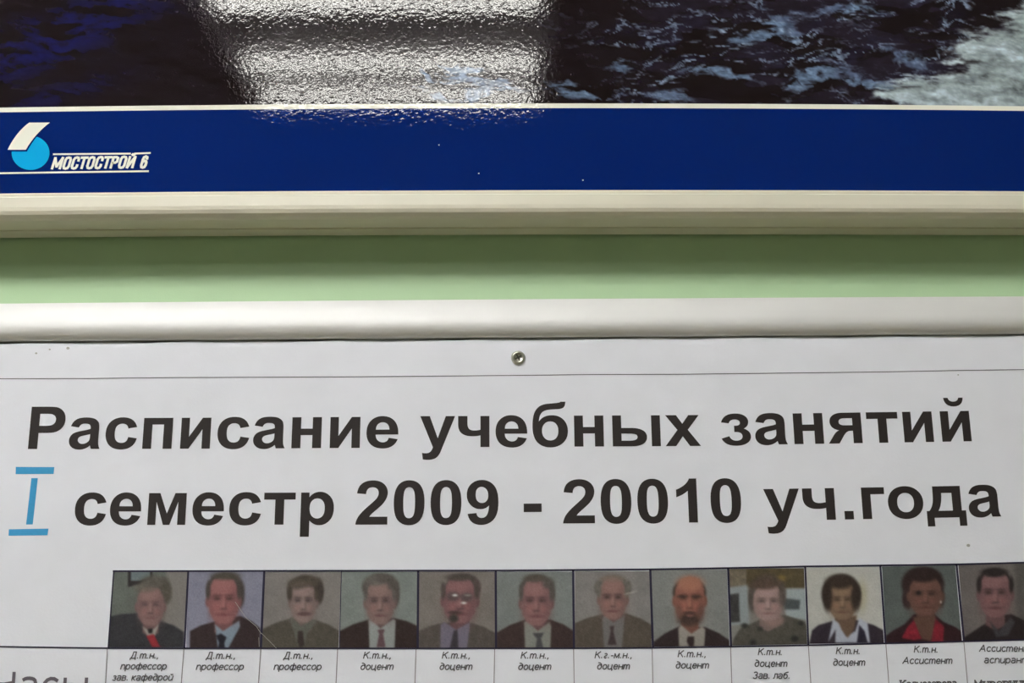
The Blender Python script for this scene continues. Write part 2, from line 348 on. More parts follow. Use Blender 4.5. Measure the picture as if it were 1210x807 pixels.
# ------------------------------------------------------------------ lettering
# heavy grotesque for the heading: (advance, contours); M/L points, Q quadratic curves, 2048 units to the em
G = {
'Р': (1366, 'M149 0L149 1466L624 1466Q894 1466 976 1444Q1102 1411 1187 1300Q1272 1190 1272 1015Q1272 880 1223 788Q1174 696 1098 643Q1023 591 945 574Q839 553 638 553L445 553L445 0M445 1218L445 802L607 802Q782 802 841 825Q900 848 933 897Q967 946 967 1011Q967 1091 920 1143Q873 1195 801 1208Q748 1218 588 1218'),
'а': (1139, 'M357 738L102 784Q145 938 250 1012Q355 1086 562 1086Q750 1086 842 1041Q934 997 971 928Q1009 860 1009 677L1006 349Q1006 209 1019 142Q1033 76 1070 0L792 0Q781 28 765 83L755 116Q683 46 601 11Q519 -24 426 -24Q262 -24 167 65Q73 154 73 290Q73 380 116 450Q159 521 236 558Q314 596 460 624Q657 661 733 693L733 721Q733 802 693 836Q653 871 542 871Q467 871 425 841Q383 812 357 738M733 510Q679 492 562 467Q445 442 409 418Q354 379 354 319Q354 260 398 217Q442 174 510 174Q586 174 655 224Q706 262 722 317Q733 353 733 454'),
'с': (1139, 'M1073 748L796 698Q782 781 732 823Q683 865 604 865Q499 865 436 792Q374 720 374 550Q374 361 437 283Q501 205 608 205Q688 205 739 250Q790 296 811 407L1087 360Q1044 170 922 73Q800 -24 595 -24Q362 -24 223 123Q85 270 85 530Q85 793 224 939Q363 1086 600 1086Q794 1086 908 1002Q1023 919 1073 748'),
'п': (1198, 'M137 1062L1061 1062L1061 0L780 0L780 831L418 831L418 0L137 0'),
'и': (1198, 'M131 1062L394 1062L394 412L799 1062L1067 1062L1067 0L804 0L804 661L398 0L131 0'),
'й': (1198, 'M131 1062L394 1062L394 412L799 1062L1067 1062L1067 0L804 0L804 661L398 0L131 0;M285 1530L430 1530Q455 1395 600 1395Q745 1395 770 1530L915 1530Q890 1225 600 1225Q310 1225 285 1530'),
'н': (1198, 'M137 1062L418 1062L418 669L780 669L780 1062L1061 1062L1061 0L780 0L780 447L418 447L418 0L137 0'),
'е': (1139, 'M762 338L1042 291Q988 137 871 56Q755 -24 580 -24Q303 -24 170 157Q65 302 65 523Q65 787 203 936Q341 1086 552 1086Q789 1086 926 929Q1063 773 1057 450L353 450Q356 325 421 255Q486 186 583 186Q649 186 694 222Q739 258 762 338M778 622Q775 744 715 807Q655 871 569 871Q477 871 417 804Q357 737 358 622'),
'у': (1139, 'M14 1062L313 1062L567 308L815 1062L1106 1062L731 40L664 -145Q627 -238 593 -287Q560 -336 516 -366Q473 -397 409 -414Q346 -431 266 -431Q185 -431 107 -414L82 -194Q148 -207 201 -207Q299 -207 346 -149Q393 -92 418 -3'),
'ч': (1170, 'M62 1062L355 1062L355 830Q355 680 405 622Q455 565 575 565Q680 565 762 590L762 1062L1043 1062L1043 0L762 0L762 395Q640 366 500 366Q290 366 176 466Q62 566 62 780'),
'б': (1251, 'M1128 1545Q1122 1400 1066 1345Q1010 1290 850 1285L700 1280Q480 1270 390 1180Q300 1090 285 865Q420 1080 690 1080Q920 1080 1056 930Q1192 778 1192 535Q1192 293 1040 134Q885 -24 640 -24Q380 -24 231 150Q82 325 82 690Q82 1130 220 1300Q330 1450 560 1475L830 1500Q960 1512 975 1545M640 865Q755 865 822 780Q890 695 890 540Q890 385 822 300Q755 215 640 215Q525 215 457 300Q380 385 380 540Q380 695 457 780Q525 865 640 865'),
'ы': (1785, 'M139 1062L420 1062L420 630L700 630Q960 630 1090 550Q1220 470 1220 320Q1220 170 1100 85Q980 0 740 0L139 0M420 436L650 436Q800 436 860 410Q920 385 920 318Q920 250 855 222Q790 194 670 194L420 194;M1365 1062L1646 1062L1646 0L1365 0'),
'х': (1139, 'M12 0L398 551L28 1062L371 1062L561 767L761 1062L1091 1062L728 555L1124 0L779 0L562 331L343 0'),
'з': (1010, 'M45 784L283 747Q320 880 470 880Q545 880 588 845Q630 810 630 760Q630 663 480 663L444 663L444 445L490 445Q595 445 642 405Q690 365 690 300Q690 235 640 192Q590 150 500 150Q340 150 283 307L40 228Q140 -26 490 -26Q700 -26 825 60Q951 147 951 295Q951 480 745 560Q890 640 890 800Q890 930 780 1008Q670 1086 487 1086Q130 1086 45 784'),
'я': (1205, 'M1068 1062L1068 0L787 0L787 430L760 430Q660 430 605 395Q550 360 480 240L345 0L10 0L190 300Q260 415 360 455Q230 475 150 555Q75 635 75 755Q75 900 185 981Q295 1062 500 1062M787 868L560 868Q450 868 405 838Q360 808 360 745Q360 685 405 655Q450 624 560 624L787 624'),
'т': (1048, 'M30 1062L1018 1062L1018 831L665 831L665 0L384 0L384 831L30 831'),
'м': (1473, 'M137 1062L497 1062L737 380L975 1062L1336 1062L1336 0L1080 0L1080 765L838 0L634 0L393 765L393 0L137 0'),
'р': (1251, 'M139 1062L401 1062L401 906Q452 986 539 1036Q626 1086 732 1086Q917 1086 1046 941Q1175 796 1175 537Q1175 271 1045 123Q915 -24 730 -24Q642 -24 570 11Q499 46 420 131L420 -404L139 -404M417 549Q417 370 488 284Q559 199 661 199Q759 199 824 277Q889 356 889 535Q889 702 822 783Q755 864 656 864Q553 864 485 784Q417 705 417 549'),
'г': (858, 'M137 1062L845 1062L845 831L418 831L418 0L137 0'),
'о': (1251, 'M82 546Q82 686 151 817Q220 948 346 1017Q473 1086 629 1086Q870 1086 1024 929Q1178 773 1178 534Q1178 293 1022 134Q867 -24 631 -24Q485 -24 352 42Q220 108 151 235Q82 363 82 546M370 531Q370 373 445 289Q520 205 630 205Q740 205 814 289Q889 373 889 533Q889 689 814 773Q740 857 630 857Q520 857 445 773Q370 689 370 531'),
'д': (1260, 'M240 1062L1110 1062L1110 231L1240 231L1240 -287L1010 -287L1010 0L240 0L240 -287L10 -287L10 231L95 231Q190 350 220 520Q245 690 240 1062M510 831Q505 430 380 231L829 231L829 831'),
'2': (1139, 'M1036 261L1036 0L51 0Q67 148 147 280Q227 413 463 632Q653 809 696 872Q754 959 754 1044Q754 1138 703 1188Q653 1239 564 1239Q476 1239 424 1186Q372 1133 364 1010L84 1038Q109 1270 241 1371Q373 1472 571 1472Q788 1472 912 1355Q1036 1238 1036 1064Q1036 965 1000 875Q965 786 888 688Q837 623 704 501Q571 379 535 339Q500 299 478 261'),
'0': (1139, 'M562 1472Q775 1472 895 1320Q1038 1140 1038 723Q1038 307 894 125Q775 -25 562 -25Q348 -25 217 139Q86 304 86 726Q86 1140 230 1322Q349 1472 562 1472M562 1239Q511 1239 471 1206Q431 1174 409 1090Q380 981 380 723Q380 465 406 368Q432 272 471 240Q511 208 562 208Q613 208 653 240Q693 273 715 357Q744 465 744 723Q744 981 718 1077Q692 1174 652 1206Q613 1239 562 1239'),
'1': (1139, 'M806 0L525 0L525 1059Q371 915 162 846L162 1101Q272 1137 401 1237Q530 1338 578 1472L806 1472'),
'9': (1139, 'M92 339L364 369Q374 286 416 246Q458 206 527 206Q614 206 675 286Q736 366 753 618Q647 495 488 495Q315 495 189 628Q64 762 64 976Q64 1199 196 1335Q329 1472 534 1472Q757 1472 900 1299Q1043 1127 1043 732Q1043 330 894 152Q745 -26 506 -26Q334 -26 228 65Q122 157 92 339M728 953Q728 1089 665 1164Q603 1239 521 1239Q443 1239 391 1177Q340 1116 340 976Q340 834 396 767Q452 701 536 701Q617 701 672 765Q728 829 728 953'),
'-': (682, 'M80 385L80 665L640 665L640 385'), '.': (569, 'M147 0L147 281L428 281L428 0'), ' ': (569, ''),
}
import re
def glyph_loops(s):
    out = []
    for comp in s.split(';'):
        loops = []
        for part in comp.split('M')[1:]:
            toks = re.findall(r'[LQ]|-?\d+', 'L' + part); pts = []; i = 0; cmd = 'L'
            while i < len(toks):
                if toks[i] in 'LQ': cmd = toks[i]; i += 1; continue
                if cmd == 'L': pts.append((float(toks[i]), float(toks[i+1]))); i += 2
                else:
                    a = [float(t) for t in toks[i:i+4]]; i += 4
                    pts += bez(pts[-1], (a[0], a[1]), (a[2], a[3]), 6)[1:]
            if abs(pts[0][0]-pts[-1][0]) + abs(pts[0][1]-pts[-1][1]) < 1: pts.pop()
            loops.append(pts)
        if loops: out.append(loops)
    return out
def word(text, x0, x1, yb0, yb1, em_px, y, name, mat, parent):
    # x0/x1: ink extent on the baseline in pixels; yb: baseline there
    (ax, az), (bx, bz) = flat(x0, yb0), flat(x1, yb1)
    pen = 0; items = []; lo, hi = 1e9, -1e9
    for ch in text:
        adv, s = G[ch]
        for loops in glyph_loops(s):
            L = [[(px + pen, py) for px, py in lp] for lp in loops]; items.append(L)
            lo = min(lo, min(p[0] for p in L[0])); hi = max(hi, max(p[0] for p in L[0]))
        pen += adv
    k = (bx - ax)/(hi - lo); ke = em_px*.000477/2048
    V, Fc = [], []
    for L in items:
        b = len(V)
        for lp in L:
            for px, py in lp:
                t = (px - lo)/(hi - lo)
                V.append((ax + (px - lo)*k, y, az + (bz - az)*t + py*ke))
        T = tessellate_polygon([[Vector((p[0], p[1], 0)) for p in lp] for lp in L])
        Fc += [tuple(i + b for i in t) for t in T]
    print('word', text, 'xscale/ke', round(k/ke, 3))
    return mk(name, V, Fc, mat, parent)

# small stroke alphabets; x-height 1, capitals 1.4
def A(cx, cy, rx, ry, a0, a1, n=10):
    return [(cx + rx*math.cos(math.radians(a0 + (a1-a0)*i/n)), cy + ry*math.sin(math.radians(a0 + (a1-a0)*i/n))) for i in range(n + 1)]
SG = {   # slanted lower-case forms: (width, strokes)
'п': (.78, [[(0, 0), (0, 1)], A(.38, .55, .38, .45, 170, 0) + [(.76, 0)]]),
'р': (.80, [[(0, -.4), (0, 1)], A(.38, .5, .40, .5, 0, 360)]),
'о': (.82, [A(.40, .5, .40, .5, 0, 360)]),
'ф': (1.1, [A(.28, .5, .28, .5, 0, 360), A(.84, .5, .28, .5, 0, 360), [(.56, -.4), (.56, 1.4)]]),
'е': (.78, [[(.02, .52), (.76, .52)] + A(.39, .5, .38, .5, 5, 320)]),
'с': (.72, [A(.40, .5, .40, .5, 45, 320)]),
'з': (.62, [A(.28, .75, .26, .25, 150, -90, 8) + A(.28, .26, .30, .26, 90, -150, 8)]),
'а': (.78, [A(.34, .80, .34, .22, 150, 20, 6) + [(.70, .7), (.70, 0)], A(.34, .28, .34, .28, 60, 350, 10)]),
'в': (.74, [[(0, 0), (0, 1), (.4, 1)] + A(.4, .77, .26, .23, 90, -90, 6) + [(.1, .54)] + [(.44, .54)] + A(.44, .27, .3, .27, 90, -90, 6) + [(0, 0)]]),
'.': (.34, [[(0.10, .02), (0.10, .16)]]), ',': (.2, [[(.06, .14), (.06, 0), (-.02, -.2)]]),
'к': (.66, [[(0, 0), (0, 1)], [(.62, 1), (.1, .5), (.66, 0)]]),
'д': (.80, [A(.38, .48, .38, .48, 0, 360), [(.76, .5), (.74, .95), (.58, 1.2), (.30, 1.38), (.02, 1.4)]]),
'и': (.78, [[(0, 1), (0, .3)] + A(.32, .3, .32, .3, 180, 320, 6) + [(.76, .4)], [(.76, 1), (.76, 0)]]),
'й': (.78, [[(0, 1), (0, .3)] + A(.32, .3, .32, .3, 180, 320, 6) + [(.76, .4)], [(.76, 1), (.76, 0)], A(.4, 1.4, .2, .18, 190, 350, 6)]),
'ц': (.88, [[(0, 1), (0, .3)] + A(.32, .3, .32, .3, 180, 320, 6) + [(.74, .2)], [(.74, 1), (.74, 0), (.9, 0), (.86, -.3)]]),
'т': (1.16, [[(0, 0), (0, 1)], A(.28, .62, .28, .38, 170, 0, 6) + [(.56, 0)], A(.85, .62, .28, .38, 170, 0, 6) + [(1.13, 0)]]),
'н': (.76, [[(0, 0), (0, 1)], [(.74, 0), (.74, 1)], [(0, .52), (.74, .52)]]),
'г': (.52, [A(.24, .76, .24, .24, 150, -60, 6) + A(.24, .22, .22, .22, 120, 330, 6)]),
'м': (.92, [[(0, 0), (0, 1), (.45, .1), (.9, 1), (.9, 0)]]),
'л': (.74, [[(-.05, .02), (.12, .1), (.2, 1), (.74, 1), (.74, 0)]]),
'б': (.80, [A(.38, .45, .38, .45, 0, 360), [(.0, .5), (.02, 1.0), (.3, 1.25), (.8, 1.4)]]),
'-': (.45, [[(.02, .5), (.4, .5)]]), ' ': (.2, []),
'Д': (1.1, [[(0, -.3), (0, .02), (1.05, .02), (1.05, -.3)], [(.12, .05), (.3, .6), (.34, 1.4), (.92, 1.4), (.92, 0)]]),
'К': (.98, [[(0, 0), (0, 1.4)], [(.92, 1.4), (.05, .62)], [(.35, .85), (.95, 0)]]),
'З': (.9, [A(.4, 1.07, .38, .33, 150, -90, 8) + A(.4, .37, .42, .37, 90, -150, 8)]),
'А': (1.1, [[(-.1, 0), (.58, 1.4), (1.02, 0)], [(.15, .48), (.85, .48)]]),
'Ч': (1.0, [[(0, 1.4), (0, .95)] + A(.35, .9, .35, .3, 180, 280, 6) + [(.9, .72)], [(.9, 1.4), (.9, 0)]]),
'ы': (1.2, [[(0, 1), (0, 0), (.4, 0)] + A(.4, .28, .3, .28, -90, 90, 6) + [(0, .56)], [(1.12, 0), (1.12, 1)]]),
'М': (1.2, [[(0, 0), (0, 1.4), (.55, .1), (1.1, 1.4), (1.1, 0)]]),
}
CG = {   # tall condensed capitals for the emblem lettering, cap height 1.4
'М': (.98, [[(.0, 0), (.0, 1.4), (.38, .25), (.76, 1.4), (.76, 0)]]),
'О': (.72, [[(0, .3), (0, 1.1), (.08, 1.34), (.25, 1.4), (.42, 1.34), (.5, 1.1), (.5, .3), (.42, .06), (.25, 0), (.08, .06), (0, .3)]]),
'С': (.68, [[(.48, .95), (.48, 1.15), (.4, 1.36), (.25, 1.4), (.08, 1.34), (0, 1.1), (0, .3), (.08, .06), (.25, 0), (.4, .05), (.48, .25), (.48, .45)]]),
'Т': (.64, [[(-.1, 1.36), (.56, 1.36)], [(.23, 0), (.23, 1.4)]]),
'Р': (.68, [[(0, 0), (0, 1.36), (.3, 1.36), (.46, 1.25), (.46, .8), (.3, .66), (0, .66)]]),
'Й': (.54, [[(0, 1.4), (0, 0), (.52, 1.4), (.52, 0)], [(.14, 1.72), (.26, 1.6), (.38, 1.72)]]),
'6': (.52, [[(.46, 1.08), (.44, 1.3), (.25, 1.4), (.06, 1.3), (0, 1.0), (0, .3), (.07, .06), (.25, 0), (.43, .06), (.5, .3), (.5, .6), (.42, .8), (.25, .85), (.02, .7)]]),
' ': (.12, []),
}
def strokes(text, x0, x1, yb0, yb1, xh_px, wpx, y, name, mat, parent, table=SG, slant=.22, gap=.22, ref=Y_SHEET, serif=False, step=8e-6):
    (ax, az), (bx, bz) = flat(x0, yb0, ref), flat(x1, yb1, ref)
    px1 = (Vector(flat(605, yb0, ref)) - Vector(flat(605, yb0 + 1, ref))).length
    pen = 0; S = []
    for ch in text:
        w_, st = table[ch]
        for s in st: S.append([(p[0] + pen, p[1]) for p in s])
        if serif:
            for s in st:
                for p in (s[0], s[-1]):
                    if p[1] in (1, 1.4, 0): S.append([(p[0] - .22 + pen, p[1]), (p[0] + .22 + pen, p[1])])
        pen += w_ + gap
    width = pen - gap; kz = xh_px*px1; h = wpx*px1/2
    k = (bx - ax - 2*h)/width
    V, Fc = [], []; lay = 0
    for s in S:
        P = [Vector((ax + h + p[0]*k + slant*p[1]*kz, az + (bz - az)*p[0]/width + h*.6 + p[1]*(kz - h*1.2/1.4))) for p in s]
        for a, b in zip(P, P[1:]):
            d = b - a
            if d.length < 1e-9: continue
            d.normalize(); n = Vector((-d.y, d.x))*h; e = d*h*.5; i = len(V); lay += 1; yy = y - (lay % 5)*step
            for q in (a - e + n, a - e - n, b + e - n, b + e + n): V.append((q.x, yy, q.y))
            Fc.append((i, i+1, i+2, i+3))
    return mk(name, V, Fc, mat, parent)
strokes('МОСТОСТРОЙ', *[c/6.05 for c in (366, 958)], 130 + 428/6.05, 130 + 419/6.05, 10.6, 2.9, yl, 'emblem_lettering', m_white, blue_o, CG, .17, .1, Y_POSTER)
strokes('6', 998/6.05, 1048/6.05, 130 + 419/6.05, 130 + 418/6.05, 10.6, 3.0, yl, 'emblem_lettering', m_white, blue_o, CG, .17, .1, Y_POSTER)
# pale specks and a fine scratch on the laminate
for q in ((518, 171.5), (565, 205), (688, 213)): mk('speck', *strip([q, (q[0] + 1.5, q[1])], 1.5, yl, Y_POSTER), m_white, blue_o)

# ------------------------------------------------------------------ lower display frame (white profile) with its backing
z_top = zb(354.6, -.010); z_bot = zb(398.6, Y_SHEET - .0008)
board = thing('display_frame', 'white rounded profile frame of the lower board, around the timetable sheet', 'frame', (0, 0, z_bot - .3))
SB = z_bot - .47
_a, _b = flat(0, 401.6), flat(1210, 392.6)
TILT[board.name] = (_b[1] - _a[1])/(_b[0] - _a[0]); print('tilt', TILT[board.name])
def rail_profile(zb_, zt_):
    h = zt_ - zb_; pr = [(-.002, zt_ - .0006), (-.0105, zt_)]
    n = 48; ys = [0.0]
    for i in range(n):         # face leaning up at the top, upright below the middle, turning under at the foot
        t = (i + .5)/n
        ang = 29 - 13*t/.42 if t < .42 else 16 - 78*((t - .42)/.58)**2.1
        ys.append(ys[-1] - math.tan(math.radians(ang))*h/n)
    off = -.0128 - ys[-1]
    pr = [(-.002, zt_ - .0006), (-.004, zt_)] + [(ys[i] + off, zt_ - h*i/n) for i in range(n + 1)]
    pr += [(-.006, zb_ - .0004), (-.006, zb_ - .006), (-.002, zb_ - .006)]
    return pr
XS2 = linspace(XL - .02, XR + .02, .012)
v, f = extrude(rail_profile(z_bot, z_top), XS2)
mk('top_rail', v, f, m_raill, board, smooth=False)
rh = z_top - z_bot
v, f = extrude([(y, 2*SB - z) for y, z in [(yy, SB + (zz - z_bot)) for yy, zz in rail_profile(z_bot, z_top)]][::-1], XS2); mk('bottom_rail', v, f, m_raill, board)
for x0, sgn in ((XL - .02, -1), (XR + .02, 1)):
    pr = [(x0, -.002), (x0, -.012), (x0 + sgn*.003, -.017), (x0 + sgn*.010, -.0195), (x0 + sgn*.017, -.017), (x0 + sgn*.021, -.011), (x0 + sgn*.021, -.002)]
    v, f = extrude_z(pr, linspace(SB - rh, z_top, .03)); mk('side_rail', v, f, m_raill, board)
v, f = grid(XS2, linspace(SB - .002, z_bot + .001, .02), lambda x, z: -.0085)
n0 = len(v); v += [(x, -.003, z) for x, y, z in v]; f += [tuple(i + n0 for i in q[::-1]) for q in f]
mk('backing_board', v, f, m_back, board)

# ------------------------------------------------------------------ timetable sheet
sheet = thing('timetable_sheet', 'large white paper timetable with black heading and a row of portraits, under the white profile', 'poster', (0, 0, flat(605, 1000)[1]))
SX = linspace(XL - .005, XR + .005, .004)
SZ = linspace(SB + .006, flat(605, 410)[1], .012)
def top_edge(x):
    a, b = flat(0, 404.6), flat(1210, 394.9); t = (x - a[0])/(b[0] - a[0])
    base = a[1] + (b[1] - a[1])*t
    return base - .00045 + .00022*math.sin(x*75 + .5) + .00016*math.sin(x*140 + 2) + .0001*math.sin(x*310)
nx = len(SX); v = []; rows = SZ + [None]*4
for j, z in enumerate(rows):
    for x in SX:
        if z is None:
            t = (j - len(SZ) + 1)/4; zz = SZ[-1] + (top_edge(x) - SZ[-1])*t
            yy = Y_SHEET + (.0009*(t**2)*(.5 + .5*math.sin(x*75)))
        else: zz, yy = z, Y_SHEET
        v.append((x, yy, zz))
f = [(j*nx + i, j*nx + i + 1, (j+1)*nx + i + 1, (j+1)*nx + i) for j in range(len(rows)-1) for i in range(nx-1)]
n0 = len(v); v2 = [(x, y + .0006, z) for x, y, z in v]
f += [tuple(i + n0 for i in q[::-1]) for q in f]; v += v2
top0 = (len(rows)-1)*nx
f += [(top0 + i, top0 + i + 1, top0 + n0 + i + 1, top0 + n0 + i) for i in range(nx-1)]
mk('paper', v, f, m_paper, sheet, smooth=True)
y1 = Y_SHEET - .00012
# thin grey line printed across the top of the sheet
mk('printed_rule', *strip([(-150, 448), (0, 447.6), (100, 447.3), (200, 446.2), (400, 445.4), (600, 443.7), (700, 442.6), (800, 442.3), (950, 440.6), (1050, 439.4), (1130, 437.8), (1210, 436.7), (1350, 435)], .9, y1), m_inkh, sheet)
EM = 71.4
word('Расписание', 33.0, 470.4, 530.6, 529.0, EM, y1, 'heading_text', m_ink, sheet)
word('учебных', 496.2, 828.4, 528.4, 526.9, EM, y1, 'heading_text', m_ink, sheet)
word('занятий', 853.0, 1148.3, 526.1, 521.4, EM, y1, 'heading_text', m_ink, sheet)
word('семестр', 87.2, 394.0, 620.2, 619.6, EM, y1, 'heading_text', m_ink, sheet)
word('2009', 419.8, 589.1, 619.9, 619.2, EM, y1, 'heading_text', m_ink, sheet)
word('-', 619.0, 640.2, 618.8, 618.6, EM, y1, 'heading_text', m_ink, sheet)
word('20010', 665.3, 876.9, 618.5, 616.9, EM, y1, 'heading_text', m_ink, sheet)
word('уч.года', 903.8, 1183.2, 615.4, 610.2, EM, y1, 'heading_text', m_ink, sheet)
V, Fc = join([flat_poly(p, y1, Y_SHEET) for p in ([(18.8, 551.7), (64.3, 551.9), (63.4, 560), (18.6, 560.2)], [(37.2, 565), (44.8, 565), (38.8, 619.6), (30.9, 619.8)], [(10.6, 625.4), (57.4, 624.6), (56.2, 632.5), (10.2, 633)])])
tag(mk('numeral', V, Fc, m_iblue, sheet), 'blue handwritten style Roman numeral one')

# portraits: colours of a print, laid out in the pixels of enlarged views
def inpoly(X, Y, P):
    d = np.full(X.shape, 1e9); ins = np.zeros(X.shape, bool); n = len(P)
    for i in range(n):
        (ax, ay), (bx, by) = P[i], P[(i+1) % n]; ex, ey = bx-ax, by-ay
        t = np.clip(((X-ax)*ex + (Y-ay)*ey)/(ex*ex + ey*ey + 1e-9), 0, 1)
        d = np.minimum(d, np.hypot(X-ax-t*ex, Y-ay-t*ey))
        c = ((ay > Y) != (by > Y)) & (X < (bx-ax)*(Y-ay)/((by-ay) + 1e-9) + ax); ins ^= c
    return np.where(ins, -d, d)
def portrait(org, s, quad, bg, shapes, face, name_label, seed, contrast=.75):
    n = 96
    U, W = np.meshgrid(np.linspace(0, 1, n), np.linspace(0, 1, n))
    q = np.array(quad, float)
    P = (q[0]*(1-U[..., None]) + q[1]*U[..., None])*(1-W[..., None]) + (q[3]*(1-U[..., None]) + q[2]*U[..., None])*W[..., None]
    X, Y = P[..., 0], P[..., 1]
    C = np.ones(X.shape + (3,))*np.array(bg, float)
    C += (fbm(X/90, Y/90, seed*3, 3)[..., None] - .5)*16
    def put(mask, col, var=0):
        nonlocal C
        c = np.array(col, float)*np.ones(C.shape)
        if var: c = c*(1 + (fbm(X/14, Y/20, seed*5 + 1, 4)[..., None] - .5)*var)
        C = C*(1 - mask[..., None]) + c*mask[..., None]
    def ell(cx, cy, rx, ry, col, soft=.14, a=1.0, var=0, ang=0):
        c_, s_ = math.cos(ang), math.sin(ang); dx, dy = X-cx, Y-cy
        r = np.hypot((dx*c_+dy*s_)/rx, (-dx*s_+dy*c_)/ry)
        put((1 - ss(1-soft, 1+soft, r))*a, col, var)
    def pol(P_, col, soft=5, a=1.0, var=0): put((1 - ss(-soft, soft, inpoly(X, Y, P_)))*a, col, var)
    def do(lst):
        for sh in lst:
            if sh[0] == 'e': ell(*sh[1:])
            else: pol(*sh[1:])
    do(shapes.get('back', []))
    fx, fy, rx, ry, skin = face[:5]; fang = face[5] if len(face) > 5 else 0
    skin = np.array(skin, float)
    do(shapes.get('mid', []))
    pol([(fx-rx*.55, fy+ry*.5), (fx+rx*.55, fy+ry*.5), (fx+rx*.62, fy+ry*1.35), (fx, fy+ry*1.6), (fx-rx*.6, fy+ry*1.35)], skin*.80, 6)
    do(shapes.get('cloth', []))
    # head: ears, skull, jaw
    if not shapes.get('noears'):
        ell(fx-rx*1.02, fy+ry*.05, rx*.16, ry*.24, skin*.88, .3); ell(fx+rx*1.02, fy+ry*.05, rx*.16, ry*.24, skin*.84, .3)
    jaw = [(fx + rx*a_, fy + ry*b_) for a_, b_ in [(-.97, -.45), (-.64, -.9), (0, -1.02), (.64, -.9), (.97, -.45), (1.0, .1), (.92, .52), (.66, .84), (.28, 1.0), (-.28, 1.0), (-.66, .84), (-.92, .52), (-1.0, .1)]]
    pol(jaw, skin, 7)
    # modelling of the printed face
    k = contrast
    ell(fx-rx*.05, fy-ry*.60, rx*.55, ry*.26, skin*1.10, .9, .6)
    ell(fx+rx*.72, fy+ry*.25, rx*.34, ry*.62, skin*.80, .9, .55); ell(fx-rx*.80, fy+ry*.25, rx*.24, ry*.6, skin*.86, .9, .45)
    for sx in (-1, 1):
        ex = fx + sx*rx*.40 - rx*.03; ey = fy - ry*.10
        ell(ex, ey, rx*.31, ry*.12, skin*.66, .9, .75*k); ell(ex, ey - ry*.12, rx*.30, ry*.05, skin*.52, .8, .6*k)
        ell(ex, ey + ry*.02, rx*.17, ry*.05, skin*.38, .8, .75*k)
        ell(fx + sx*rx*.46, fy + ry*.27, rx*.25, ry*.16, skin*np.array([1.12, 1.0, 1.0]), .9, .5)
    ell(fx, fy+ry*.12, rx*.10, ry*.26, skin*1.14, .8, .7); ell(fx+rx*.15, fy+ry*.18, rx*.07, ry*.22, skin*.78, .8, .6)
    ell(fx, fy+ry*.36, rx*.22, ry*.05, skin*.66, .8, .75); ell(fx, fy+ry*.60, rx*.40, ry*.06, skin*np.array([.76, .60, .62]), .8, .9*k)
    ell(fx, fy+ry*.70, rx*.25, ry*.04, skin*1.06, .8, .5); ell(fx, fy+ry*.50, rx*.14, ry*.04, skin*.86, .8, .5)
    if shapes.get('side'):
        for sx in (-1, 1): ell(fx + sx*rx*1.0, fy - ry*.42, rx*.15, ry*.36, shapes['side'], .5, .9, .4)
    do(shapes.get('front', []))
    C += (np.random.default_rng(seed).normal(0, 2.2, (n, n, 1)))
    C += (fbm(X/10, Y/10, seed*7 + 2, 2)[..., None] - .5)*7
    gm = C.mean(-1, keepdims=True); C = (gm + (C - gm)*.80)*.90
    for _ in range(2):      # the soft focus of a small print
        Cp = np.pad(C, ((1, 1), (1, 1), (0, 0)), 'edge'); C = (Cp[:-2, 1:-1] + Cp[2:, 1:-1] + Cp[1:-1, :-2] + Cp[1:-1, 2:] + 2*Cp[1:-1, 1:-1])/6
    C += np.random.default_rng(seed + 50).normal(0, 3.2, (n, n, 1))
    C = np.clip(C, 12, 235)
    vv = []
    for j in range(n):
        for i in range(n):
            x, z = flat(org[0] + X[j, i]/s, org[1] + Y[j, i]/s); vv.append((x, y1, z))
    ff = [(j*n+i, (j+1)*n+i, (j+1)*n+i+1, j*n+i+1) for j in range(n-1) for i in range(n-1)]
    o = mk('portrait_photo', vv, ff, m_photo, sheet, cols=alb(C).reshape(-1, 3))
    tag(o, name_label); return o
exec_portraits = []
ZA, ZB, ZC, ZD, ZE, ZF, ZG = ((0, 660), 4.654), ((220, 660), 5.489), ((395, 660), 5.492), ((580, 660), 5.492), ((765, 660), 5.489), ((945, 660), 5.489), ((1060, 660), 5.487)
def suit(quad, nl, nr, sl, sr_, col, bot):    # shoulders: neck left/right points, shoulder ends, bottom
    return ('p', [sl, ((sl[0]+nl[0])/2 - 8, (sl[1]+nl[1])/2 - 6), nl, nr, ((sr_[0]+nr[0])/2 + 8, (sr_[1]+nr[1])/2 - 6), sr_, (sr_[0], bot), (sl[0], bot)], col, 5, 1.0, .25)
# 1
portrait(*ZA, [(628, 72), (1033, 72), (1015, 488), (598, 488)], (98, 104, 97), {
 'back': [('p', [(915, 60), (1050, 60), (1040, 500), (890, 500)], (124, 119, 114), 14), ('p', [(704, 60), (838, 60), (838, 118), (772, 140), (704, 156)], (40, 34, 34), 3), ('p', [(720, 60), (826, 60), (826, 104), (765, 122), (720, 122)], (108, 122, 126), 3),
          ('e', 850, 190, 92, 88, (88, 84, 74), .2, 1, .3), ('e', 905, 180, 38, 70, (82, 76, 66), .3, 1, .3)],
 'mid': [suit(0, (755, 300), (890, 345), (590, 322), (1012, 405), (50, 49, 54), 500)],
 'cloth': [('p', [(782, 372), (812, 392), (850, 385), (878, 352), (850, 430), (812, 428)], (150, 146, 138), 4), ('p', [(812, 388), (840, 384), (838, 410), (818, 410)], (28, 24, 26), 4), ('p', [(805, 425), (846, 415), (882, 488), (838, 488)], (158, 32, 42), 4)],
 'front': [('e', 800, 158, 60, 26, (104, 96, 84), .5, .7, .3), ('e', 850, 120, 70, 30, (90, 86, 76), .5, .8, .3)]},
 (828, 262, 74, 108, (136, 100, 98), .1), 'portrait of a grey-haired person with a red tie', 1, .5)
